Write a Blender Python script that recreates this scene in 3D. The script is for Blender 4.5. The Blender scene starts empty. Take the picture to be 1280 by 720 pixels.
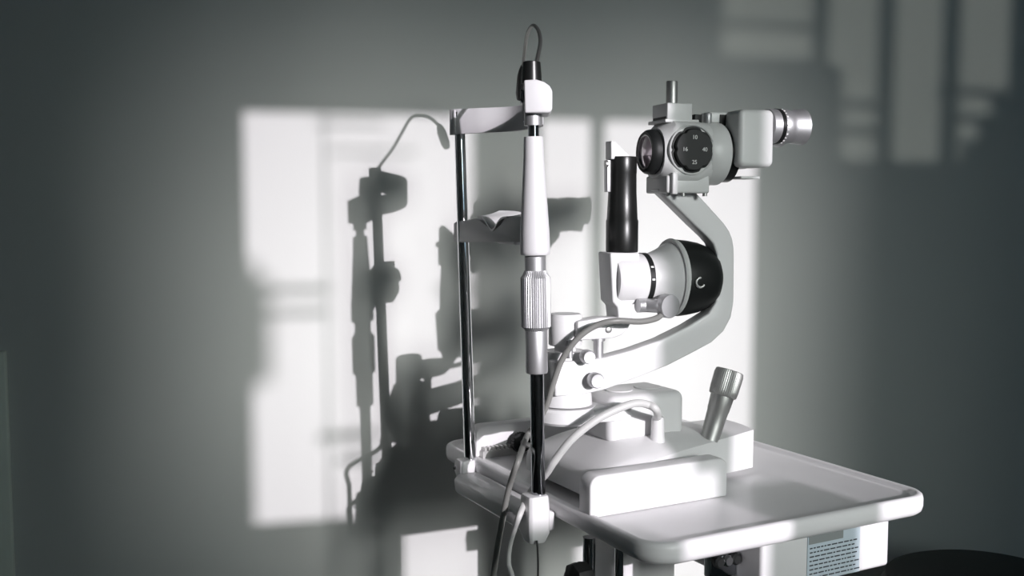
import bpy, bmesh, math, random
from mathutils import Vector as V, Matrix
S = bpy.context.scene
COL = S.collection

# ------------------------------------------------------------------ camera
CAMH, PITCH, FPX = 1.225, math.radians(4.5), 1270.0
cd = bpy.data.cameras.new('camera'); cam = bpy.data.objects.new('camera', cd); COL.objects.link(cam)
cam.location = (0, 0, CAMH); cam.rotation_euler = (math.pi/2 - PITCH, 0, 0)
cd.sensor_width = 36; cd.lens = 36*FPX/1280; cd.clip_start = .02
S.camera = cam

# ------------------------------------------------------------------ frames
def az(d):                                   # horizontal unit vector, degrees to the right of +Y
    a = math.radians(d); return V((math.sin(a), math.cos(a), 0))
UP = V((0, 0, 1))
TT = CAMH - .425                             # height of the table top
B0 = V((.174, 1.227, TT)); E1 = az(62); E2 = az(-28)
def T(u, v, w): return B0 + u*E1 + v*E2 + w*UP
WT = V((.970, .2425, 0)).normalized(); WN = V((WT.y, -WT.x, 0))     # wall direction, normal into the room
W0 = V((-.2916, 1.97, 0))
DW = 3.4                                     # distance to the window wall
def wallp(s, z, off=0): return W0 + s*WT + off*WN + z*UP
def ray(px, py):
    fw = V((0, math.cos(PITCH), -math.sin(PITCH))); up = V((0, math.sin(PITCH), math.cos(PITCH)))
    return fw + V((1, 0, 0))*((px-640)/FPX) - up*((py-360)/FPX)
CP = V((0, 0, CAMH))
def hit(px, py, p, n):
    r = ray(px, py); return CP + r*((p-CP).dot(n)/r.dot(n))
def PY(px, py, Y): return hit(px, py, V((0, Y, 0)), V((0, 1, 0)))
def onwall(px, py):
    q = hit(px, py, W0, WN) - W0; return q.dot(WT), q.z

# ------------------------------------------------------------------ light
SUN = V((0, 0, 0)) + az(-30.5)*math.cos(math.radians(13.6)) - UP*math.sin(math.radians(13.6))
SUN2 = az(25)*math.cos(math.radians(9)) - UP*math.sin(math.radians(9))
def sun(name, d, e, ang, colr):
    l = bpy.data.lights.new(name, 'SUN'); l.energy = e; l.angle = math.radians(ang); l.color = colr
    o = bpy.data.objects.new(name, l); COL.objects.link(o)
    o.rotation_euler = d.to_track_quat('-Z', 'Y').to_euler(); o.location = (0, -4, 3)
    return o
sun('sun', SUN, 3.3, .53, (1, .93, 1))
sun('glare_fill_wide', SUN, .85, 26, (.92, 1, .93))  # added wide fill imitating the glow that fades out around the patches
sun('glare_fill', SUN, 2.1, 10, (.98, 1, .97))            # added fill standing in for lens glare over the shadows
sun('sun_reflected_by_facade', SUN2, .52, .5, (.98, 1, .92))  # sun thrown back by windows opposite
S.view_settings.view_transform = 'Standard'; S.view_settings.look = 'None'
S.view_settings.gamma = 1; S.view_settings.use_curve_mapping = False; S.view_settings.exposure = .06
wd = bpy.data.worlds.new('world'); S.world = wd; wd.use_nodes = True
wd.node_tree.nodes['Background'].inputs[0].default_value = (.50, .80, 1, 1)
wd.node_tree.nodes['Background'].inputs[1].default_value = 1.2

# ------------------------------------------------------------------ materials
def mat(name, c, rough=.5, metal=0, bump=0, bscale=200, spec=.5, coat=0, var=0, trans=0, aniso=0):
    m = bpy.data.materials.new(name); m.use_nodes = True; nt = m.node_tree; b = nt.nodes['Principled BSDF']
    b.inputs['Base Color'].default_value = (*c, 1); b.inputs['Roughness'].default_value = rough
    b.inputs['Metallic'].default_value = metal; b.inputs['Specular IOR Level'].default_value = spec
    b.inputs['Coat Weight'].default_value = coat; b.inputs['Transmission Weight'].default_value = trans
    tc = nt.nodes.new('ShaderNodeTexCoord'); nz = nt.nodes.new('ShaderNodeTexNoise')
    nz.inputs['Scale'].default_value = bscale; nz.inputs['Detail'].default_value = 3
    nt.links.new(tc.outputs['Object'], nz.inputs['Vector'])
    if bump:
        bp = nt.nodes.new('ShaderNodeBump'); bp.inputs['Strength'].default_value = bump; bp.inputs['Distance'].default_value = .001
        nt.links.new(nz.outputs['Fac'], bp.inputs['Height']); nt.links.new(bp.outputs['Normal'], b.inputs['Normal'])
    mr = nt.nodes.new('ShaderNodeMapRange'); mr.inputs['To Min'].default_value = max(.02, rough-.04-var); mr.inputs['To Max'].default_value = rough+.04+var
    nt.links.new(nz.outputs['Fac'], mr.inputs['Value']); nt.links.new(mr.outputs['Result'], b.inputs['Roughness'])
    return m
M = dict(
    wall=mat('wall_paint', (.60, .61, .59), .85, bump=.08, bscale=300, spec=.2),
    ceil=mat('ceiling_paint', (.45, .46, .44), .9), floor=mat('floor_vinyl', (.12, .125, .12), .5, bscale=20),
    trim=mat('trim_paint', (.6, .6, .58), .6),
    white=mat('white_enamel', (.71, .705, .71), .42, bump=.03, bscale=900, coat=.1),
    table=mat('table_lacquer', (.80, .79, .80), .42, coat=.15, bump=.02, bscale=500),
    grey=mat('grey_enamel', (.62, .625, .62), .42),
    silver=mat('satin_aluminium', (.50, .50, .51), .48, .8),
    steel=mat('brushed_steel', (.52, .52, .51), .46, .9),
    chrome=mat('chrome', (.82, .83, .84), .06, 1),
    dchrome=mat('dark_chrome', (.40, .41, .43), .1, 1),
    black=mat('black_plastic', (.011, .012, .012), .5, spec=.28),
    satin=mat('black_anodised', (.010, .0105, .010), .33),
    rubber=mat('black_rubber', (.012, .012, .012), .6),
    glass=mat('coated_lens_glass', (.50, .40, .46), .12, .35, coat=1, spec=1),
    sleeve=mat('grip_enamel', (.64, .632, .645), .5),
    cable=mat('cable_sleeve', (.55, .55, .54), .45), gcable=mat('grey_cable', (.20, .20, .19), .45), bcable=mat('dark_cable', (.05, .05, .05), .45),
    goose=mat('gooseneck_metal', (.22, .22, .21), .35, .8),
    paper=mat('paper', (.85, .85, .84), .8), ink=mat('ink', (.05, .06, .07), .6), print_w=mat('white_print', (.75, .75, .74), .6),
    labelg=mat('label_band', (.25, .27, .27), .6), labelb=mat('label_stock', (.52, .60, .66), .5),
    seat=mat('black_vinyl', (.006, .007, .007), .5, bump=.2, bscale=300), green=mat('cabinet_paint', (.86, .92, .82), .5),
    hole=mat('dark_recess', (.03, .03, .03), .8),
)

# ------------------------------------------------------------------ builders
def empty(name, loc, label=None, cat=None, group=None):
    o = bpy.data.objects.new(name, None); COL.objects.link(o); o.location = loc; o.empty_display_size = .05
    if label: o['label'] = label; o['category'] = cat
    if group: o['group'] = group
    return o
def root_loc(p):
    while p.parent: p = p.parent
    return p.location.copy()
def link(name, bm, m, parent=None, smooth=35, bevel=0, seg=2, label=None, cat=None, kind=None, group=None, bang=30):
    bmesh.ops.remove_doubles(bm, verts=bm.verts, dist=1e-6)
    bmesh.ops.recalc_face_normals(bm, faces=bm.faces)
    if bevel:
        ed = [e for e in bm.edges if len(e.link_faces) == 2 and e.calc_face_angle(0) > math.radians(bang)]
        bmesh.ops.bevel(bm, geom=ed, offset=bevel, segments=seg, profile=.5, affect='EDGES', clamp_overlap=True)
    me = bpy.data.meshes.new(name); bm.to_mesh(me); bm.free()
    me.materials.append(M[m])
    for p in me.polygons: p.use_smooth = True
    me.set_sharp_from_angle(angle=math.radians(smooth))
    o = bpy.data.objects.new(name, me); COL.objects.link(o)
    if parent is not None:
        me.transform(Matrix.Translation(-root_loc(parent))); o.parent = parent
    else:
        c = V((0, 0, 0)); n = len(me.vertices)
        for v in me.vertices: c += v.co
        c /= n; c.z = min(v.co.z for v in me.vertices)
        me.transform(Matrix.Translation(-c)); o.location = c
    if label: o['label'] = label
    if cat: o['category'] = cat
    if kind: o['kind'] = kind
    if group: o['group'] = group
    return o
def basis(ax):
    ax = ax.normalized(); t = UP if abs(ax.dot(UP)) < .9 else V((1, 0, 0))
    x = ax.cross(t).normalized(); y = ax.cross(x).normalized(); return ax, x, y
def lathe(bm, prof, o, ax, seg=48, rfun=None, cap=True):
    ax, x, y = basis(ax); rings = []
    for r, h in prof:
        ring = []
        for i in range(seg):
            a = 2*math.pi*i/seg; rr = r*(rfun(i) if rfun else 1)
            ring.append(bm.verts.new(o + ax*h + x*(rr*math.cos(a)) + y*(rr*math.sin(a))))
        rings.append(ring)
    for a, b in zip(rings, rings[1:]):
        for i in range(seg): bm.faces.new((a[i], a[(i+1) % seg], b[(i+1) % seg], b[i]))
    if prof[0][0] > 0:
        a, b = rings[-1], rings[0]
        for i in range(seg): bm.faces.new((a[i], a[(i+1) % seg], b[(i+1) % seg], b[i]))
def box(bm, c, ax, hs):
    vs = []
    for k in range(8):
        s = [(1 if k >> j & 1 else -1) for j in range(3)]
        vs.append(bm.verts.new(c + sum((ax[j]*(s[j]*hs[j]) for j in range(3)), V((0, 0, 0)))))
    for f in ((0,1,3,2),(4,6,7,5),(0,4,5,1),(2,3,7,6),(0,2,6,4),(1,5,7,3)): bm.faces.new([vs[i] for i in f])
def prism(bm, pts, off):
    a = [bm.verts.new(p) for p in pts]; b = [bm.verts.new(p+off) for p in pts]; n = len(pts)
    bm.faces.new(a); bm.faces.new(b[::-1])
    for i in range(n): bm.faces.new((a[i], a[(i+1) % n], b[(i+1) % n], b[i]))
def spline(pts, n=10, closed=False):
    out = []; L = len(pts)
    for i in range(L-1 if not closed else L):
        g = (lambda k: pts[k % L]) if closed else (lambda k: pts[max(0, min(L-1, k))])
        p0, p1, p2, p3 = g(i-1), g(i), g(i+1), g(i+2)
        for k in range(n):
            t = k/n
            out.append(.5*((2*p1) + (p2-p0)*t + (2*p0-5*p1+4*p2-p3)*t*t + (3*p1-p0-3*p2+p3)*t**3))
    if not closed: out.append(pts[-1])
    return out
def tube(bm, pts, r, seg=14, rf=None):
    rings = []; ref = None
    for i, p in enumerate(pts):
        t = (pts[min(i+1, len(pts)-1)] - pts[max(i-1, 0)]).normalized()
        if ref is None: ref = t.orthogonal().normalized()
        x = (ref - t*ref.dot(t)).normalized(); ref = x; y = t.cross(x)
        rr = r if rf is None else rf(i/(len(pts)-1))
        rings.append([bm.verts.new(p + x*rr*math.cos(a) + y*rr*math.sin(a)) for a in [2*math.pi*k/seg for k in range(seg)]])
    for a, b in zip(rings, rings[1:]):
        for i in range(seg): bm.faces.new((a[i], a[(i+1) % seg], b[(i+1) % seg], b[i]))
    bm.faces.new(rings[0]); bm.faces.new(rings[-1])
def N(): return bmesh.new()
def LA(name, prof, o, ax, m, parent, seg=48, rfun=None, label=None, smooth=35, bevel=0):
    bm = N(); lathe(bm, prof, o, ax, seg, rfun); return link(name, bm, m, parent, smooth, label=label, bevel=bevel)
def BX(name, c, ax, hs, m, parent=None, bevel=0, seg=3, **k):
    bm = N(); box(bm, c, ax, hs); return link(name, bm, m, parent, bevel=bevel, seg=seg, **k)
def TU(name, pts, r, m, parent=None, rf=None, n=12, **k):
    bm = N(); tube(bm, spline(pts, n), r, rf=rf); return link(name, bm, m, parent, smooth=60, **k)
def PR(name, pts, off, m, parent=None, bevel=0, seg=3, **k):
    bm = N(); prism(bm, pts, off); return link(name, bm, m, parent, bevel=bevel, seg=seg, **k)
def textmesh(name, s, size, o, right, up, m, parent, ext=.0003, label=None):
    c = bpy.data.curves.new('t', 'FONT'); c.body = s; c.size = size; c.extrude = ext; c.align_x = 'CENTER'; c.align_y = 'CENTER'
    t = bpy.data.objects.new('t', c); COL.objects.link(t)
    me = bpy.data.meshes.new_from_object(t.evaluated_get(bpy.context.evaluated_depsgraph_get()))
    bpy.data.objects.remove(t); nrm = right.cross(up)
    mx = Matrix((right, up, nrm)).transposed().to_4x4(); mx.translation = o
    me.transform(mx); me.transform(Matrix.Translation(-root_loc(parent))); me.materials.clear(); me.materials.append(M[m])
    ob = bpy.data.objects.new(name, me); COL.objects.link(ob); ob.parent = parent
    if label: ob['label'] = label
    return ob

# ------------------------------------------------------------------ room
SL, SR, ZC = -3.4, 3.6, 2.75
BX('wall_back', wallp((SL+SR)/2, ZC/2, -.06), (WT, WN, UP), ((SR-SL)/2+.12, .06, ZC/2), 'wall', kind='structure')
BX('wall_left', wallp(SL-.06, ZC/2, DW/2), (WT, WN, UP), (.06, DW/2, ZC/2), 'wall', kind='structure')
BX('wall_right', wallp(SR+.06, ZC/2, DW/2), (WT, WN, UP), (.06, DW/2, ZC/2), 'wall', kind='structure')
BX('floor', wallp((SL+SR)/2, -.03, DW/2), (WT, WN, UP), ((SR-SL)/2+.12, DW/2+.12, .03), 'floor', kind='structure')
BX('ceiling', wallp((SL+SR)/2, ZC+.03, DW/2), (WT, WN, UP), ((SR-SL)/2+.12, DW/2+.12, .03), 'ceil', kind='structure')
BX('baseboard_back', wallp((SL+SR)/2, .05, .008), (WT, WN, UP), ((SR-SL)/2, .007, .05), 'trim', kind='structure', bevel=.002)

def to_win(px, py, d, dist=DW):              # where the light that reaches this spot of the wall crosses the window wall
    s, z = onwall(px, py); q = wallp(s, z)
    k = dist/(-d.dot(WN)); q2 = q - d*k - W0
    return q2.dot(WT), q2.z
def hole(x0, y0, x1, y1, d):
    s0, z1 = to_win(x0, y0, d); s1, z0 = to_win(x1, y1, d); return (s0, s1, max(0.05, z0), min(2.68, z1))
def win(x0, x1, top, bot, d):                 # top / bot are (x, y) spots on the wall
    s0 = to_win(x0, 400, d)[0]; s1 = to_win(x1, 400, d)[0]
    return (s0, s1, max(.05, to_win(*bot, d)[1]), min(2.68, to_win(*top, d)[1]))
h1 = win(309, 606, (309, 126), (320, 655), SUN); h1b = win(502, 632, (560, 588), (560, 900), SUN)
h2 = win(677, 953, (720, 138), (720, 600), SUN); h2b = win(722, 953, (720, 598), (720, 900), SUN)
h3 = hole(868, -60, 1021, 74, SUN2); h4 = hole(1021, -60, 1256, 203, SUN2)
h4 = (h3[1], h4[1], h4[2], h4[3])
holes = [h1, h1b, h2, h2b, h3, h4]
def windowwall():
    bm = N(); ss = sorted({SL-.12, SR+.12, *[h[0] for h in holes], *[h[1] for h in holes]})
    zs = sorted({0, ZC, *[h[2] for h in holes], *[h[3] for h in holes]})
    for a, b in zip(ss, ss[1:]):
        run = None
        for c, e in list(zip(zs, zs[1:])):
            sm, zm = (a+b)/2, (c+e)/2
            if any(h[0] < sm < h[1] and h[2] < zm < h[3] for h in holes): continue
            box(bm, wallp(sm, zm, DW+.04), (WT, WN, UP), ((b-a)/2, .04, (e-c)/2))
    return link('wall_window', bm, 'wall', kind='structure')
windowwall()
def winbars(name, lst, off, d):              # bars of a window, or added blocks that shape its light; each (x0,y0,x1,y1) is where its shadow falls on the wall
    bm = N()
    for x0, y0, x1, y1 in lst:
        s0, z1 = to_win(x0, y0, d, off); s1, z0 = to_win(x1, y1, d, off)
        box(bm, wallp((s0+s1)/2, (z0+z1)/2, off), (WT, WN, UP), (abs(s1-s0)/2, .008, abs(z1-z0)/2))
    return link(name, bm, 'trim', kind='structure')
winbars('window_1', [(404, 100, 413, 700)], DW+.03, SUN)
winbars('window_2', [(740, 60, 753, 440)], DW+.03, SUN)
winbars('window_3', [(1021, -80, 1028, 230), (1104, -80, 1111, 230), (1185, -80, 1192, 230),
                     (868, 24, 1021, 38)], DW+.03, SUN2)
winbars('trim_1', [(320, 360, 412, 365), (330, 389, 410, 393), (545, 359, 604, 363), (400, 542, 470, 547), (424, 571, 480, 575),
                   (395, 152, 480, 156), (412, 188, 520, 191), (300, 486, 319, 720)], DW+1.0, SUN)      # rails of the balcony outside, plus an added block narrowing the sun patch
winbars('bars_and_edge_blocks', [(1021, 126, 1107, 136), (1021, 159, 1107, 169), (1170, 110, 1260, 121), (1188, 144, 1260, 153), (868, 24, 1021, 38), (1225, 150, 1260, 210), (1242, 120, 1260, 150), (1205, 176, 1260, 210)], DW+.12, SUN2)  # window bars, plus unseen stepped blocks added to slant the reflected patch's corner
winbars('patch_edge_blocks', [(270, 330, 322, 484), (270, 350, 338, 476)], DW+3.0, SUN)                            # unseen blocks added to notch the left edge of the sun patch

# ------------------------------------------------------------------ table
tb = empty('instrument_table', (T(.255, .336, 0).x, T(.255, .336, 0).y, 0),
           'white instrument table with raised rim, standing close to the sunlit wall', 'table')
U1, V1 = .512, .655
def rrect(ins, w, r0=.045, n=10):
    r = max(.004, r0-ins); out = []
    for cu, cv, a0 in ((U1-ins-r, V1-ins-r, 0), (ins+r, V1-ins-r, 90), (ins+r, ins+r, 180), (U1-ins-r, ins+r, 270)):
        for k in range(n+1):
            a = math.radians(a0+90*k/n); out.append(T(cu+r*math.cos(a), cv+r*math.sin(a), w))
    return out
def loft(bm, loops, cap0=True, cap1=True):
    R = [[bm.verts.new(p) for p in l] for l in loops]; n = len(R[0])
    for a, b in zip(R, R[1:]):
        for i in range(n): bm.faces.new((a[i], a[(i+1) % n], b[(i+1) % n], b[i]))
    if cap0: bm.faces.new(R[0][::-1])
    if cap1: bm.faces.new(R[-1])
bm = N()
loft(bm, [rrect(.035, -.026), rrect(.018, -.026), rrect(.008, -.024), rrect(.002, -.019), rrect(0, -.012), rrect(0, -.002), rrect(.0015, .0035), rrect(.005, .006),
          rrect(.010, .006), rrect(.0125, .0045), rrect(.0155, .001), rrect(.019, 0)])
link('tabletop', bm, 'table', tb, smooth=50)
AX = (E1, E2, UP)
# lift column and foot
BX('lift_column', T(.235, .38, -.34), AX, (.055, .05, .31), 'white', tb, bevel=.01)
BX('lift_sleeve', T(.235, .38, -.62), AX, (.065, .06, .13), 'grey', tb, bevel=.01)
bm = N(); box(bm, T(.235, .38, -.765), AX, (.26, .05, .02)); box(bm, T(.235, .38, -.765), AX, (.05, .28, .02)); link('foot_frame', bm, 'white', tb, bevel=.008)
for u, v in ((.005, .38), (.465, .38), (.235, .13), (.235, .63)):
    c = T(u, v, -TT+.018); LA('caster', [(.0, -.012), (.017, -.012), (.018, -.008), (.018, .008), (.017, .012), (0, .012)], c, E1, 'rubber', tb, seg=20)
# power box under the front edge with its sticker
bm = N(); pb = BX('power_box', T(.337, .17, -.065), AX, (.124, .13, .042), 'white', tb, bevel=.006)
def tface(u, w, v=.0398): return T(u, v, w)
# power box front face at v=.04 ; sticker
stk = BX('label_sticker', T(.347, .0392, -.068), AX, (.051, .0005, .036), 'labelb', pb, label='printed rating label with grey header')
BX('label_header', T(.331, .0385, -.043), AX, (.033, .0003, .006), 'labelg', pb)
random.seed(4)
bm = N()
for k in range(8):
    u = .300
    while u < .388:
        L = random.uniform(.003, .011); box(bm, T(u+L/2, .0384, -.055-.0062*k), AX, (L/2, .0002, .0009)); u += L+.0022
link('print_line', bm, 'ink', pb, label='rows of small dark print')
# metal catches and switch under the front edge
br = BX('switch_bracket', T(.190, .10, -.075), AX, (.022, .010, .020), 'dchrome', tb, bevel=.003)
for i, u in enumerate((.175, .190, .205)):
    LA('screw', [(0, 0), (.007, 0), (.0085, .003), (.0085, .008), (.006, .011), (0, .011)], T(u, .0905, -.068), -E2, ('chrome' if i % 2 else 'black'), br, seg=20)
# clamp knob and rods below the left edge
kb = LA('clamp_knob', [(0, 0), (.012, 0), (.022, .006), (.024, .016), (.022, .028), (.012, .034), (0, .034)], T(-.005, .135, -.075), -E1, 'rubber', tb, seg=32, rfun=lambda i: 1+.05*math.cos(i*math.pi/2))
LA('clamp_rod', [(0, 0), (.006, 0), (.006, .3), (0, .3)], T(.035, .125, -.33), UP, 'chrome', tb, seg=20)
LA('clamp_rod', [(0, 0), (.009, 0), (.009, .16), (0, .16)], T(.012, .165, -.19), UP, 'chrome', tb, seg=20)
# rail covers and racks
def cover(v0, v1, u0, u1, h, lab):
    prof = []
    r = .016
    for (cu, cw, a0) in ((u1-r, h-r, 0), (u0+r, h-r, 90)):
        for k in range(7): a = math.radians(a0+15*k); prof.append((cu+r*math.cos(a), cw+r*math.sin(a)))
    prof += [(u0, .0005), (u1, .0005)]
    bm = N(); prism(bm, [T(u, v0, w) for u, w in prof], E2*(v1-v0)); return link('rail_cover', bm, 'white', tb, bevel=.003, seg=3, label=lab)
cv = cover(.150, .180, .004, .243, .059, 'thick rounded rail cover on the near side')
cf = cover(.535, .56, .018, .25, .054, 'rail cover on the far side')
def rack(v, parent):
    bm = N(); z = .014
    box(bm, T(.13, v, .006), AX, (.105, .006, .006))
    for k in range(26): box(bm, T(.03+k*.008, v, .0145), AX, (.0021, .006, .0035))
    return link('tooth_rack', bm, 'steel', parent)
rack(.5285, cf); rack(.1865, cv)

# ------------------------------------------------------------------ headrest
P0 = T(-.0304, .237, 0)                        # foot of the near post on the table level
HE2 = az(-22.6); HE1 = az(67.4); HL = .280       # near post to far post, and square to it
def HH(a, b, w): return P0 + HE1*a + HE2*b + UP*w
HAX = (HE1, HE2, UP)
hr = empty('head_rest', HH(0, HL/2, -.04), 'white head and chin rest on two chrome posts at the left edge of the table', 'head rest')
def solve(px, py, b): return hit(px, py, HH(0, b, 0), HE2)
nb, nt_ = solve(673, 618, 0), solve(666, 108, 0)
fb_, ft = solve(587.5, 574, HL), solve(574, 140, HL)
# foot bar along the table edge
prof = [(-.050, -.016), (-.042, -.008), (-.012, -.008), (-.001, -.012), (-.001, -.038), (-.040, -.042), (-.048, -.035)]
bm = N(); prism(bm, [T(u, .236, w) for u, w in prof], E2*.244); fb = link('foot_bar', bm, 'white', hr, bevel=.003)
for k, c in enumerate((nb, fb_)):
    bm = N(); top = .030 if k == 0 else c.z-TT+.001; c0 = V((c.x, c.y, TT))-E1*(.006 if k == 0 else .009); hw = 1 if k == 0 else .86
    def sq(a, b, w, da=0): return [c0 + E1*(x*hw) + E2*(y*hw) + UP*w for x, y in ((-a, -b+.004), (-a+.004, -b), (a-.004, -b), (a, -b+.004), (a, b-.004), (a-.004, b), (-a+.004, b), (-a, b-.004))]
    tp = c.z-TT+.001; lo = -.050 if k == 0 else -.030
    loft(bm, [sq(.0125, .0125, lo), sq(.0168, .0175, lo+.014), sq(.0170, .0180, -.006), sq(.0160, .0165, tp-.004), sq(.0150, .0155, tp)])
    so = link('post_socket', bm, 'white', hr, bevel=.0012)
    LA('screw', [(0, 0), (.0025, 0), (.0025, .003), (0, .003)], c0-E1*.0175-UP*.008, -E1, 'hole', so, seg=12)
def hat(a, b, py):                            # point on the line a-b seen at row py
    f = lambda t: (lambda q: 360 - FPX*((q-CP).dot(V((0, math.sin(PITCH), math.cos(PITCH))))/(q-CP).dot(V((0, math.cos(PITCH), -math.sin(PITCH))))))(a.lerp(b, t))
    lo, hi = -.3, 1.3
    for _ in range(40):
        m = (lo+hi)/2
        if f(m) > py: lo = m
        else: hi = m
    return a.lerp(b, (lo+hi)/2)
def seglathe(name, a, b, rows, m, parent, rfun=None, seg=48, label=None, y0=None):
    ax = (b-a).normalized(); o = a
    prof = [((hat(a, b, py)-o).dot(ax), r) for py, r in rows]
    prof = [(0, prof[0][0])] + [(r, h) for h, r in prof] + [(0, prof[-1][0])]
    return LA(name, prof, o, ax, m, parent, seg, rfun, label)
RP = .0100
seglathe('post', nb, nt_, [(640, RP), (440, RP)], 'dchrome', hr, label='dark chrome lower post')
seglathe('post', nb, nt_, [(185, .0078), (140, .0078)], 'dchrome', hr)
seglathe('collar', nb, nt_, [(466, .0150), (464, .0158), (414, .0158), (410, .0145)], 'silver', hr, label='smooth satin silver collar')
kn = seglathe('height_grip', nb, nt_, [(414, .0150), (411, .0172), (408, .0212), (347, .0212), (343, .0178), (338, .0155)], 'silver', hr, seg=120,
     rfun=lambda i: 1-(.05 if i % 3 == 0 else 0), label='ribbed silver height grip')
seglathe('collar', nb, nt_, [(343, .0150), (321, .0149), (320, .0140)], 'silver', hr, label='short silver collar above the ribbed grip')
seglathe('grip_sleeve', nb, nt_, [(318.5, .0195), (317, .0207), (314, .0212), (290, .0205), (200, .0145), (173, .0134), (171, .0128)], 'sleeve', hr, label='tapered white sleeve')
seglathe('collar', nb, nt_, [(157, .0124), (136, .0124)], 'silver', hr, label='silver collar under the lamp bracket')
seglathe('post', fb_, ft, [(585, .0098), (140, .0092)], 'chrome', hr, label='bright chrome far post')
# forehead band: a bowed strip between the posts
def band(ctrl, th, name, m, parent, hf, bevel=.0015):
    c = spline([HH(u, v, 0) for u, v in ctrl], 10); bm = N(); rings = []
    for i, p in enumerate(c):
        t = (c[min(i+1, len(c)-1)]-c[max(i-1, 0)]).normalized(); nn = V((t.y, -t.x, 0)); k = i/(len(c)-1)
        a, b = hf(k)
        rings.append([bm.verts.new(V((*(p+nn*s)[:2], z))) for s, z in ((-th/2, a), (th/2, a), (th/2, b), (-th/2, b))])
    for a, b in zip(rings, rings[1:]):
        for i in range(4): bm.faces.new((a[i], a[(i+1) % 4], b[(i+1) % 4], b[i]))
    bm.faces.new(rings[0]); bm.faces.new(rings[-1])
    return link(name, bm, m, parent, bevel=bevel, seg=2)
zt = solve(580, 137, HL).z; zb = solve(580, 169, HL).z
fo = (ft-HH(0, HL, 0)).dot(HE1)
band([(fo-.010, HL+.010), (fo-.004, HL-.003), (fo+.022, HL-.030), (fo+.062, HL-.075), (fo+.074, .135), (fo+.060, .09), (fo+.035, .065), (fo+.020, .058)], .008, 'forehead_band', 'sleeve', hr,
     hf=lambda k: (zb+.006*k, zt))
BX('band_mount', V((ft.x, ft.y, (zb+zt)/2))-HE1*.001+HE2*.006, HAX, (.010, .011, (zt-zb)/2-.0005), 'sleeve', hr, bevel=.003)
# near lamp bracket: a thin cheek in front of the post and a block behind it that carries the boot
bc = V((nt_.x, nt_.y, 0)); zT = PY(670, 100, 1.40).z; zB = PY(670, 141, 1.42).z
def BR(a, b, z): return bc + E1*a + E2*b + UP*z
npx = lambda px, py: PY(px, py, 1.396)
pts = [(655, 100), (670, 99), (680, 102), (687, 107), (690.5, 113), (690.5, 137), (687, 141), (656, 141)]
PR('lamp_bracket', [npx(*p) for p in pts], az(0)*.068, 'sleeve', hr, bevel=.0022)
LA('bracket_screw', [(0, 0), (.0022, 0), (.0022, .002), (0, .002)], BR(.006, -.016, zB), -UP, 'hole', hr, seg=12)
gb = PY(664.5, 100, 1.448); ctop = PY(664.5, 78, 1.448); gh = (ctop-gb).z
LA('cable_boot', [(0, -.005), (.0145, -.005), (.0142, .004), (.0125, gh), (.011, gh+.001), (0, gh+.001)], gb, UP, 'satin', hr, label='black tapered boot holding the gooseneck')
gn = [PY(669, 86, 1.450), PY(672.5, 70, 1.472), PY(675.5, 52, 1.52), PY(673, 38, 1.56), PY(666.5, 32, 1.60), PY(660, 40, 1.64), PY(656.5, 58, 1.69), PY(654, 84, 1.735)]
TU('gooseneck', gn, .0030, 'goose', hr)
la = PY(654, 82, 1.733); lb = PY(650, 124, 1.77); LL = (lb-la).length
LA('fixation_lamp', [(0, 0), (.004, 0), (.0065, .008), (.0085, .02), (.0085, LL-.012), (.006, LL), (0, LL)], la, lb-la, 'satin', hr, seg=24)
LA('pivot_screw', [(0, 0), (.009, 0), (.010, .002), (.010, .005), (0, .005)], PY(655, 121, 1.425), -az(90), 'dchrome', hr, seg=24)
# chin rest: bar between the posts with a dipped cup
cz = lambda py: solve(600, py, .2).z
pp = [(567, 279), (570, 277), (586, 275), (593, 273), (599, 275), (607, 282), (612, 285.5), (616, 286.5), (620, 285.5), (625, 281), (630, 274), (636, 271.5), (655, 270), (655, 303), (569, 303), (567, 301)]
q = [hit(px, py, HH(-.018, 0, 0), HE1) for px, py in pp]
PR('chin_bar', q, HE1*.034, 'sleeve', hr, bevel=.0012, seg=2)
zt2 = hit(600, 272, HH(-.018, 0, 0), HE1).z; b0 = (hit(616, 286, HH(-.018, 0, 0), HE1)-P0).dot(HE2)
bm = N(); RR = []
for j in range(17):
    y = -1+2*j/16; row = []
    for k in range(9):
        a = k/8
        u = -.020 + a*(.072*math.sqrt(max(0, 1-y*y*.75)))
        dip = .020*math.exp(-(y*2.3)**2)*(1-.25*a)
        p = HH(u, b0+y*.058, 0); p.z = zt2 + .003 - dip + .008*a*a
        row.append(p)
    RR.append(row)
top = [[bm.verts.new(p) for p in r] for r in RR]; bot = [[bm.verts.new(p-UP*.003) for p in r] for r in RR]
for j in range(16):
    for k in range(8):
        bm.faces.new((top[j][k], top[j+1][k], top[j+1][k+1], top[j][k+1])); bm.faces.new((bot[j][k], bot[j][k+1], bot[j+1][k+1], bot[j+1][k]))
for j in range(16):
    for k in (0, 8): bm.faces.new((top[j][k], bot[j][k], bot[j+1][k], top[j+1][k]))
for k in range(8):
    for j in (0, 16): bm.faces.new((top[j][k], top[j][k+1], bot[j][k+1], bot[j][k]))
link('chin_cup', bm, 'white', hr, smooth=50)
o_ = HH(.022, b0, 0); o_.z = zt2-.028
BX('chin_carriage', o_, HAX, (.022, .04, .012), 'sleeve', hr, bevel=.006)

# ------------------------------------------------------------------ slit lamp
PIV = V((.0797, 1.51, 0))
PHI = 72; D = az(PHI); NN = az(PHI+90)       # optical axis (towards the doctor), side normal towards the camera
LENS = V((.206, 1.523, 0))
DAX = (D, NN, UP)
sl = empty('slit_lamp', (T(.19, .293, 0).x, T(.19, .293, 0).y, TT+.005), 'white slit lamp microscope with black dial and C shaped arm on the table', 'microscope')
def piv(py): return V((PIV.x, PIV.y, PY(707, py, PIV.y).z))
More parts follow.
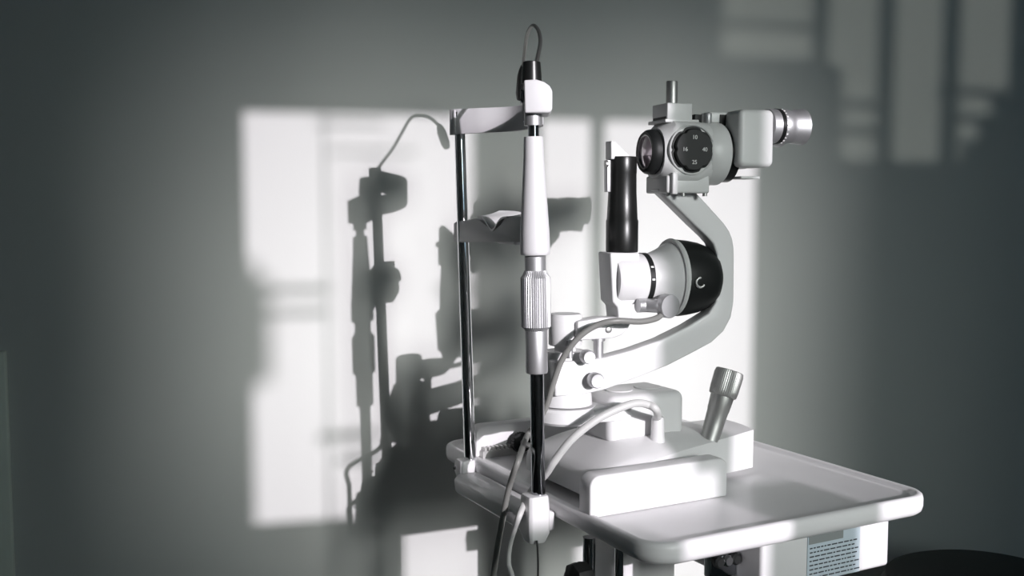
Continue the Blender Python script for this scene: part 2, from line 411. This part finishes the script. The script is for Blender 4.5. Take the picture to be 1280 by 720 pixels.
# sliding base
def base_mesh():
    bm = N(); nu, nv = 44, 28; u0, u1 = .036, .362; vc = .293
    def half(u):                                # plan narrows in a concave sweep towards the joystick end
        k = (u-u0)/(u1-u0); h = .108
        e = .012*(1-k/.06)**2 if k < .06 else 0
        q = max(0, min(1, (k-.30)/.70))
        return h - .045*q**.75 - e
    def topw(u, t):
        k = (u-u0)/(u1-u0)
        base = .059 - .012*max(0, (.22-k)/.22)**1.3 + .013*k*k
        crown = (.020*(1-abs(t)**3))*min(1, max(.0, k/.25))*(1-.8*min(1, max(0, (k-.55)/.35)))
        edge = -.006*max(0, (abs(t)-.88)/.12)**2*max(0, 1-k/.5)
        if t > 0: crown -= .008*t*max(0, (k-.5)/.5)
        if k < .04: edge -= .008*((.04-k)/.04)**2
        return base+crown+edge
    top = []
    for i in range(nu+1):
        u = u0+(u1-u0)*i/nu; row = []
        for j in range(nv+1):
            t = -1+2*j/nv; t = math.copysign(abs(t)**.7, t)
            row.append(bm.verts.new(T(u, vc+t*half(u), topw(u, t))))
        top.append(row)
    for i in range(nu):
        for j in range(nv): bm.faces.new((top[i][j], top[i+1][j], top[i+1][j+1], top[i][j+1]))
    loop = [top[i][0] for i in range(nu+1)] + [top[nu][j] for j in range(1, nv+1)] + [top[i][nv] for i in range(nu-1, -1, -1)] + [top[0][j] for j in range(nv-1, 0, -1)]
    zz = TT+.011; low = [bm.verts.new(V((v.co.x, v.co.y, zz))) for v in loop]; n = len(loop)
    for i in range(n): bm.faces.new((loop[i], low[i], low[(i+1) % n], loop[(i+1) % n]))
    bm.faces.new(low)
    return bm
bs = link('sliding_base', base_mesh(), 'white', sl, smooth=42)
LA('slot', [(0, 0), (.011, 0), (.011, .0015), (0, .0015)], T(.268, .250, .0715), UP, 'hole', bs, seg=20)
LA('axle', [(0, 0), (.005, 0), (.005, .32), (0, .32)], T(.095, .197, .022), E2, 'steel', sl, seg=20)
for v in (.196, .511):
    LA('gear_wheel', [(0, 0), (.018, 0), (.018, .010), (0, .010)], T(.095, v, .022), E2, 'black', sl, seg=48, rfun=lambda i: 1-(.08 if i % 2 else 0))
# side step on the left front of the base
# pedestal block
px0 = T(.180, .300, .105)
bm = N(); box(bm, T(.172, .302, .106), AX, (.070, .052, .037)); pd = link('pedestal', bm, 'white', sl, bevel=.014, seg=5)
for u in (.150, .205): LA('cap_plug', [(0, 0), (.021, 0), (.022, .001), (.021, .002), (0, .002)], T(u, .300, .1425), UP, 'white', pd, seg=32)
# swing slab and hub at the pivot
zs = piv(516).z
bm = N(); lathe(bm, [(0, -.012), (.044, -.012), (.048, -.008), (.048, .008), (.045, .012), (0, .012)], V((PIV.x, PIV.y, zs)), UP)
link('swing_disc', bm, 'white', sl)
BX('swing_slab', V((PIV.x, PIV.y, zs)) + D*.045, DAX, (.05, .034, .0115), 'white', sl, bevel=.004)
z0, z1 = piv(504).z, piv(438).z
LA('hub', [(0, z0-zs), (.041, z0-zs), (.040, z0-zs+.012), (.032, z1-zs-.01), (.030, z1-zs), (0, z1-zs)], V((PIV.x, PIV.y, zs)), UP, 'white', sl)
z2, z3 = piv(431).z, piv(392).z
LA('neck', [(0, 0), (.016, 0), (.016, z2-z1+.002), (0, z2-z1+.002)], V((PIV.x, PIV.y, z1-.001)), UP, 'grey', sl)
LA('pivot_cap', [(0, 0), (.024, 0), (.025, .002), (.025, z3-z2-.003), (.023, z3-z2), (0, z3-z2)], V((PIV.x, PIV.y, z2)), UP, 'white', sl)
# C arm in the vertical plane of the optical axis
AP = LENS + NN*.004
def pa(px, py, off=0): return hit(px, py, AP+NN*off, NN)
outer = [(866, 236), (880, 251), (895, 267.5), (906, 280), (912, 289), (916, 299), (918, 312), (918, 345), (917.5, 378), (914, 397), (905, 414), (890, 428), (868, 440), (835, 457), (800, 471), (757, 487), (727, 494), (694, 496)]
inner = [(694, 452), (730, 451), (757, 447), (790, 438), (826, 425), (860, 408), (886, 392), (895, 378), (897, 345), (896.5, 318), (892, 305), (884, 296), (868, 281), (845, 258), (822, 236)]
bm = N(); prism(bm, [pa(*p, .008) for p in outer+inner], -NN*.030)
link('microscope_arm', bm, 'white', sl, bevel=.003, seg=3, smooth=50, bang=40)
# lock knobs on the arm
for (px, py, r) in ((735, 444, .0105), (745, 473, .0115)):
    o = pa(px-6, py, .006)
    kn = LA('lock_knob', [(0, 0), (.006, 0), (.006, .006), (r*.92, .008), (r, .011), (r, .022), (r*.85, .025), (0, .0245)], o, NN, 'silver', sl, seg=36, rfun=lambda i: 1-(.03 if i % 2 else 0))
# hinge block between arm and lamp arm
ob = pa(748, 436, -.004)
LA('hinge_pin', [(0, -.013), (.0075, -.013), (.0075, .012), (.010, .012), (.010, .016), (0, .016)], ob, UP, 'silver', sl, seg=24)
LA('hinge_pin', [(0, -.012), (.005, -.012), (.005, .014), (0, .014)], pa(712, 437, 0), UP, 'silver', sl, seg=24)
# lamp arm plate
lp = [(722, 402), (752, 397), (792, 397), (786, 410), (778, 419), (766, 423), (722, 426)]
PR('lamp_arm', [pa(*p, .004) for p in lp], -NN*.03, 'white', sl, bevel=.003)
LA('screw', [(0, 0), (.0045, 0), (.0048, .002), (.003, .003), (0, .003)], pa(760.5, 412, .004), NN, 'steel', sl, seg=20)
# lamp column housing
TW = V((.1655, 1.53, 0))                      # tower axis
def tw(py): return V((TW.x, TW.y, PY(777, py, TW.y).z))
def pt(px, py, off=0): return hit(px, py, TW+NN*off, NN)
hp = [(763, 316), (800, 316), (800, 374), (791, 380), (790, 402), (774, 403), (772, 384), (766, 378)]
PR('lamp_column', [pt(*p, .024) for p in hp], -NN*.048, 'white', sl, bevel=.003)
# horizontal lamp cylinder
CY = 349
def la_(px): return hit(px, CY, TW, NN)
def dist(px): return (la_(px)-la_(777)).dot(D)
LC = la_(777)
LA('lamp_barrel', [(0, dist(764)), (.036, dist(764)), (.0385, dist(768)), (.0385, dist(800)), (0, dist(800))], LC, D, 'white', sl)
rg = LA('scale_ring', [(0, dist(800)), (.0395, dist(800)), (.0395, dist(806)), (0, dist(806))], LC, D, 'black', sl, label='black scale ring with white marks')
for a in (2, 30):
    an = math.radians(a); rd = NN*math.cos(an)+UP*math.sin(an)
    BX('tick', LC+D*dist(803)+rd*.0396, (D, rd, D.cross(rd)), (.0022, .0003, .0014), 'print_w', rg)
LA('lamp_flare', [(0, dist(806)), (.0385, dist(806)), (.0395, dist(812)), (.045, dist(822)), (.0525, dist(832)), (.0565, dist(838)), (.0575, dist(842)), (0, dist(842))], LC, D, 'white', sl)
dr = LA('lamp_house', [(0, dist(841)), (.0585, dist(841)), (.0590, dist(845)), (.0575, dist(856)), (.0545, dist(868)), (.0490, dist(879)), (.0410, dist(887)), (.0300, dist(892)), (0, dist(894))], LC, D, 'black', sl, label='black drum shaped lamp house')
LA('vent_lip', [(.050, 0), (.0585, 0), (.060, .003), (.0585, .008), (.05, .008)], LC+D*dist(836)+UP*.001, D, 'grey', dr)
TU('latch', [LC+D*(dist(852)+.007*math.cos(math.radians(a)))+NN*.0600+UP*(-.003+.007*math.sin(math.radians(a))) for a in range(90, 331, 30)], .0020, 'steel', dr)
# slit width knob: tube and silver disc facing the camera
ka = hit(800, 382, TW+NN*.03, NN); kd = az(PHI+55)
kc = hit(838, 383, TW+NN*.055, NN)
TU('knob_shaft', [ka-D*.004, ka+D*.010, (ka+kc)/2+D*.004, kc-kd*.014], .0105, 'silver', sl)
LA('slit_knob', [(0, -.016), (.015, -.016), (.0178, -.013), (.0178, -.001), (.0168, .001), (0, .0015)], kc, az(150), 'silver', sl, seg=60)
# black tower with mirror on top
zt0, zt1 = tw(315).z, tw(196).z; H = zt1-zt0
LA('lamp_tower', [(0, 0), (.0235, 0), (.0242, .002), (.0243, H*.33), (.0232, H*.345), (.0213, H*.62), (.0210, H*.82), (.0213, H*.83), (.0213, H*.985), (.0205, H), (0, H)], V((TW.x, TW.y, zt0)), UP, 'satin', sl, label='black tapered vertical lamp tube')
mp = [(764, 176), (769, 176), (792, 199), (764, 199)]
PR('mirror_prism', [pt(*p, .011) for p in mp], -NN*.022, 'grey', sl, bevel=.0015)
PR('mirror_bracket', [pt(*p, .004) for p in [(759, 200), (763.5, 200), (763.5, 240), (759, 240)]], -NN*.012, 'silver', sl, bevel=.0008)
LA('screw', [(0, 0), (.005, 0), (.005, .004), (0, .004)], pt(759.5, 205, .004), -D, 'steel', sl, seg=16)

# --------------------------------------------------- microscope head
LZ = PY(812, 191, 1.523).z
L0 = V((LENS.x, LENS.y, LZ))
def hd(a, n, z): return L0 + D*a + NN*n + UP*z
# body: rounded octagonal block blended into a drum
bm = N(); pr = []
def headloop(a, hn, hz, r, zo=0):
    out = []
    for cn, cz_, a0 in ((hn-r, hz-r, 0), (-hn+r, hz-r, 90), (-hn+r, -hz+r, 180), (hn-r, -hz+r, 270)):
        for k in range(7):
            t = math.radians(a0+15*k); out.append(hd(a, cn+r*math.cos(t), cz_+r*math.sin(t)+zo))
    return out
loft(bm, [headloop(.006, .036, .036, .030), headloop(.016, .041, .043, .026), headloop(.022, .042, .0455, .016), headloop(.060, .042, .0455, .016), headloop(.078, .043, .0450, .03), headloop(.092, .0445, .0448, .044)])
hb = link('microscope_body', bm, 'grey', sl, smooth=40)
LA('drum_ring', [(0, .078), (.0455, .078), (.0475, .081), (.0475, .109), (.0455, .112), (0, .112)], L0, D, 'grey', sl)
LA('rear_coupling', [(0, .111), (.043, .111), (.043, .128), (0, .128)], L0, D, 'satin', sl)
# skirt under the head
BX('head_plate', hd(.045, 0, -.047), DAX, (.035, .036, .013), 'grey', sl, bevel=.003)
for a, n in ((.016, .030), (.038, .032), (.074, .032)): LA('screw', [(0, 0), (.0035, 0), (.0035, -.005), (0, -.005)], hd(a, n, -.0595), UP, 'steel', sl, seg=16)
BX('corner_rib', hd(.0195, .0395, -.046), DAX, (.0045, .0045, .016), 'grey', sl, bevel=.002)
# objective
ob = LA('objective_ring', [(.0255, -.006), (.0295, -.006), (.0325, -.002), (.0335, .003), (.0335, .008), (.0305, .012), (.0255, .012)], hd(-.004, 0, .001), D, 'black', sl)
LA('objective_lens', [(0, .0005), (.008, .001), (.016, .003), (.0262, .0055), (.0262, .010), (0, .010)], hd(-.0115, 0, .001), D, 'glass', ob, smooth=60, label='pinkish coated lens')
LA('lens_inner_ring', [(.0240, 0), (.0268, 0), (.0268, .003), (.0240, .004)], hd(-.0095, 0, .001), D, 'steel', ob)
LA('objective_collar', [(0, 0), (.0345, 0), (.036, .003), (.036, .008), (0, .008)], hd(.006, 0, .001), D, 'grey', sl)
# magnification dial on the camera side
dc = hd(.0465, .0425, .003)
LA('dial_seat', [(.033, -.012), (.0370, -.012), (.0370, .001), (.0358, .002), (.0345, .001), (.0340, -.012)], dc, NN, 'grey', sl, label='round recess rim of the dial')
dl = LA('magnification_dial', [(0, -.006), (.0335, -.006), (.0335, .0012), (.0305, .0013), (.0305, .0065), (.029, .008), (0, .008)], dc, NN, 'black', sl, seg=96,
        rfun=lambda i: 1-.085*max(0, math.cos(i*2*math.pi/96*6))**4)
for s, a, z in (('10', 0, .0175), ('16', -.0155, 0), ('40', .0165, 0), ('25', 0, -.0185)):
    textmesh('numeral', s, .0085, dc+NN*.0082+D*a+UP*z, D, UP, 'print_w', dl)
LA('dial_mark', [(0, 0), (.0014, 0), (.0014, .001), (0, .001)], dc+D*.0335+NN*.001, NN, 'ink', dl, seg=12)
# applanation mount on top
tm = BX('top_mount', hd(.035, 0, .0595), DAX, (.0205, .025, .0125), 'grey', sl, bevel=.0015)
BX('mount_plate', hd(.037, 0, .0455), DAX, (.0275, .029, .0025), 'grey', tm, bevel=.001)
BX('mount_gap', hd(.034, 0, .0485), DAX, (.020, .021, .004), 'black', tm)
BX('side_block', hd(.066, .010, .0500), DAX, (.006, .014, .0065), 'black', tm, bevel=.001)
LA('mount_pin', [(0, 0), (.0085, 0), (.0085, .0335), (.0078, .035), (0, .035)], hd(.034, 0, .0715), UP, 'steel', sl, seg=32)
LA('thumb_screw', [(0, 0), (.0055, 0), (.0062, .001), (.0062, .016), (.0055, .017), (0, .017)], hd(.088, .012, .043), UP, 'silver', sl, seg=32)
BX('bridge_block', hd(.112, 0, .054), DAX, (.022, .014, .008), 'grey', sl, bevel=.002)
BX('bridge_slot', hd(.113, .0135, .050), DAX, (.006, .002, .008), 'black', sl)
# prism housings and eyepieces, one pair each
def ph(px, py, n): return hit(px, py, L0+NN*n, NN)
def rpoly(p0, p1, n, r, k=6):
    """rounded rectangle between two screen corners on the plane at side offset n"""
    a = ph(p0[0], p0[1], n); b = ph(p1[0], p1[1], n)
    x0, x1 = (a-L0).dot(D), (b-L0).dot(D); z1_, z0_ = (ph((p0[0]+p1[0])/2, p0[1], n)-L0).z, (ph((p0[0]+p1[0])/2, p1[1], n)-L0).z
    out = []
    for cx, cz_, s in ((x1-r, z1_-r, 0), (x0+r, z1_-r, 90), (x0+r, z0_+r, 180), (x1-r, z0_+r, 270)):
        for j in range(k+1):
            t = math.radians(s+90*j/k); out.append(hd(cx+r*math.cos(t), n, cz_+r*math.sin(t)))
    return out
poly = rpoly((925, 136.5), (967.5, 209), .056, .010)
PR('prism_housing', poly, -NN*.052, 'grey', sl, bevel=.007, seg=5, smooth=50, bang=60)
PR('prism_housing', [p - NN*.060 for p in poly], -NN*.050, 'grey', sl, bevel=.007, seg=5, smooth=50, bang=60)
BX('prism_bridge', hd(.140, 0, .006), DAX, (.014, .044, .022), 'grey', sl, bevel=.004)
BX('prism_plate', hd(.146, .020, -.0365), DAX, (.016, .02, .002), 'grey', sl, bevel=.001)
for k, n in enumerate((.030, -.030)):
    e0 = hit(967, 158, L0+NN*.030, NN); a0 = (e0-L0).dot(D)-.012; zc = (e0-L0).z
    a1 = (hit(1002, 159, L0+NN*.030, NN)-L0).dot(D)
    o = hd(a0, n, zc); L = a1-a0
    ep = LA('eyepiece', [(0, 0), (.026, 0), (.026, .014), (.0235, .0145), (.0235, .017), (.0255, .018), (.0262, .024), (.0262, L*.52), (.0250, L*.56), (.0250, L*.70), (.0262, L*.74), (.0262, L-.006), (.0275, L-.003), (.0275, L), (.0225, L), (.0215, L-.006), (0, L-.008)], o, D, 'silver', sl, seg=72)
    LA('eyepiece_ring', [(.024, .0), (.0268, 0), (.0268, .006), (.024, .006)], o+D*.013, D, 'satin', ep)
    bm = N()
    for a in range(0, 360, 15):
        an = math.radians(a); rd = NN*math.cos(an)+UP*math.sin(an)
        box(bm, o+D*.0215+rd*.0262, (D, rd, D.cross(rd)), (.0015, .0003, .0006 if a % 30 else .0013))
    link('dioptre_marks', bm, 'print_w', ep)
    LA('eye_lens', [(0, 0), (.018, 0), (.021, .002), (0, .003)], o+D*(L-.009), D, 'glass', ep)

# joystick
j0 = hit(889, 541, T(0, .231, 0), E2); j1 = hit(912.5, 463, T(0, .231, 0), E2)
JL = (j1-j0).length; ja = j1-j0
js = LA('joystick', [(0, -.012), (.0150, -.012), (.0155, JL*.12), (.0165, JL*.35), (.0170, JL*.36), (.0185, JL*.60), (.0160, JL*.605), (0, JL*.605)], j0, ja, 'steel', sl)
LA('joystick_knob', [(0, JL*.59), (.0205, JL*.59), (.0218, JL*.61), (.0225, JL*.68), (.0230, JL*.93), (.0215, JL*.99), (.0195, JL*1.0), (.0185, JL*.985), (0, JL*.975)], j0, ja, 'steel', js, seg=96, rfun=lambda i: 1-(.025 if i % 2 else 0), label='knurled knob of the joystick')

# ------------------------------------------------------------------ cables
sr = hit(822, 552, T(0, .232, 0), E2)
boot = LA('cable_boot', [(0, 0), (.0115, 0), (.0105, .010), (.0098, .034), (.0085, .038), (0, .038)], sr, UP, 'white', sl, seg=28)
UO = lambda px, py: hit(px, py, T(-.064, 0, 0), E1)
c1 = [sr+UP*.036, PY(820, 512, 1.460), PY(810, 506, 1.458), PY(795, 504, 1.45), PY(775, 510, 1.44), PY(745, 525, 1.43), PY(715, 549, 1.425), PY(694, 575, 1.425), PY(684, 590, 1.44),
      PY(673, 603, 1.458), PY(662, 618, 1.45), PY(655, 630, 1.42), UO(649, 645), UO(643, 662), UO(637, 684), UO(636, 705), UO(641, 724), UO(643, 760), PY(640, 850, 1.42), PY(640, 950, 1.5)]
o = TU('power_cable', c1, .0046, 'cable', rf=lambda t: .0058-.0022*min(1, max(0, (t-.5)/.2)))
o['label'] = 'white cable arching out of the base beside the pedestal and hanging over the table edge'; o['category'] = 'cable'
c2 = [hit(838, 383, TW+NN*.03, NN), PY(829, 391, 1.50), PY(820, 398, 1.485), PY(800, 402, 1.47), PY(770, 401, 1.455), PY(745, 407, 1.455), PY(722, 423, 1.455), PY(703, 449, 1.46), PY(692, 478, 1.465), PY(684, 505, 1.47),
      PY(672, 528, 1.48), PY(659, 545, 1.49), UO(648, 575), UO(637, 607), UO(629, 645), UO(621, 690), UO(616, 730), PY(612, 800, 1.38), PY(612, 920, 1.45)]
o = TU('lamp_cable', c2, .0044, 'gcable', rf=lambda t: .0045)
o['label'] = 'grey cable looping from the lamp knob down past the near chrome post'; o['category'] = 'cable'
c3 = [PY(671, 676, 1.400), PY(672, 688, 1.400), PY(672.5, 715, 1.400), PY(671, 800, 1.38), PY(660, 930, 1.45)]
o = TU('signal_cable', c3, .0014, 'bcable'); o['label'] = 'thin dark cable hanging straight down from the near post socket'; o['category'] = 'cable'

# ------------------------------------------------------------------ stool and cabinet
st = empty('round_stool', V((.93, 1.93, 0)), 'black round stool seat at the bottom right corner, against the wall', 'stool')
o = V((.93, 1.93, 0)); SH = .505
LA('seat', [(0, SH-.07), (.17, SH-.07), (.195, SH-.055), (.2, SH-.03), (.19, SH-.008), (.17, SH), (0, SH+.003)], o, UP, 'seat', st, seg=72)
LA('gas_lift', [(0, .09), (.028, .09), (.028, .28), (.016, .28), (.016, SH-.07), (0, SH-.07)], o, UP, 'chrome', st)
for k in range(5):
    d = az(72*k+10); q = o+d*.25
    PR('leg', [o+UP*.10+d.cross(UP)*.018, q+UP*.065+d.cross(UP)*.012, q+UP*.065-d.cross(UP)*.012, o+UP*.10-d.cross(UP)*.018], -UP*.03+V((0, 0, 0)), 'chrome', st, bevel=.004)
    LA('caster', [(0, -.011), (.022, -.011), (.025, -.007), (.025, .007), (.022, .011), (0, .011)], q+UP*.025, d.cross(UP), 'rubber', st, seg=24)
cb_c = PY(9, 437, 1.82)
s_, z_ = (cb_c-W0).dot(WT), cb_c.z
cb = empty('side_cabinet', wallp(s_-.25, 0, .14), 'pale greenish cabinet edge at the far left of the photo', 'cabinet')
dp = (cb_c-W0).dot(WN)
BX('body', wallp(s_-.25, z_/2, dp/2+.006), (WT, WN, UP), (.25, dp/2-.008, z_/2-.001), 'green', cb, bevel=.003)
for k, x in enumerate((-.372, -.128)):
    dd = BX('cabinet_door', wallp(s_+x, z_/2, dp+.010), (WT, WN, UP), (.120, .009, z_/2-.03), 'green', cb, bevel=.003)
    BX('handle', wallp(s_+x+(.09 if k == 0 else -.09), z_*.6, dp+.026), (WT, WN, UP), (.005, .007, .06), 'steel', dd, bevel=.003)
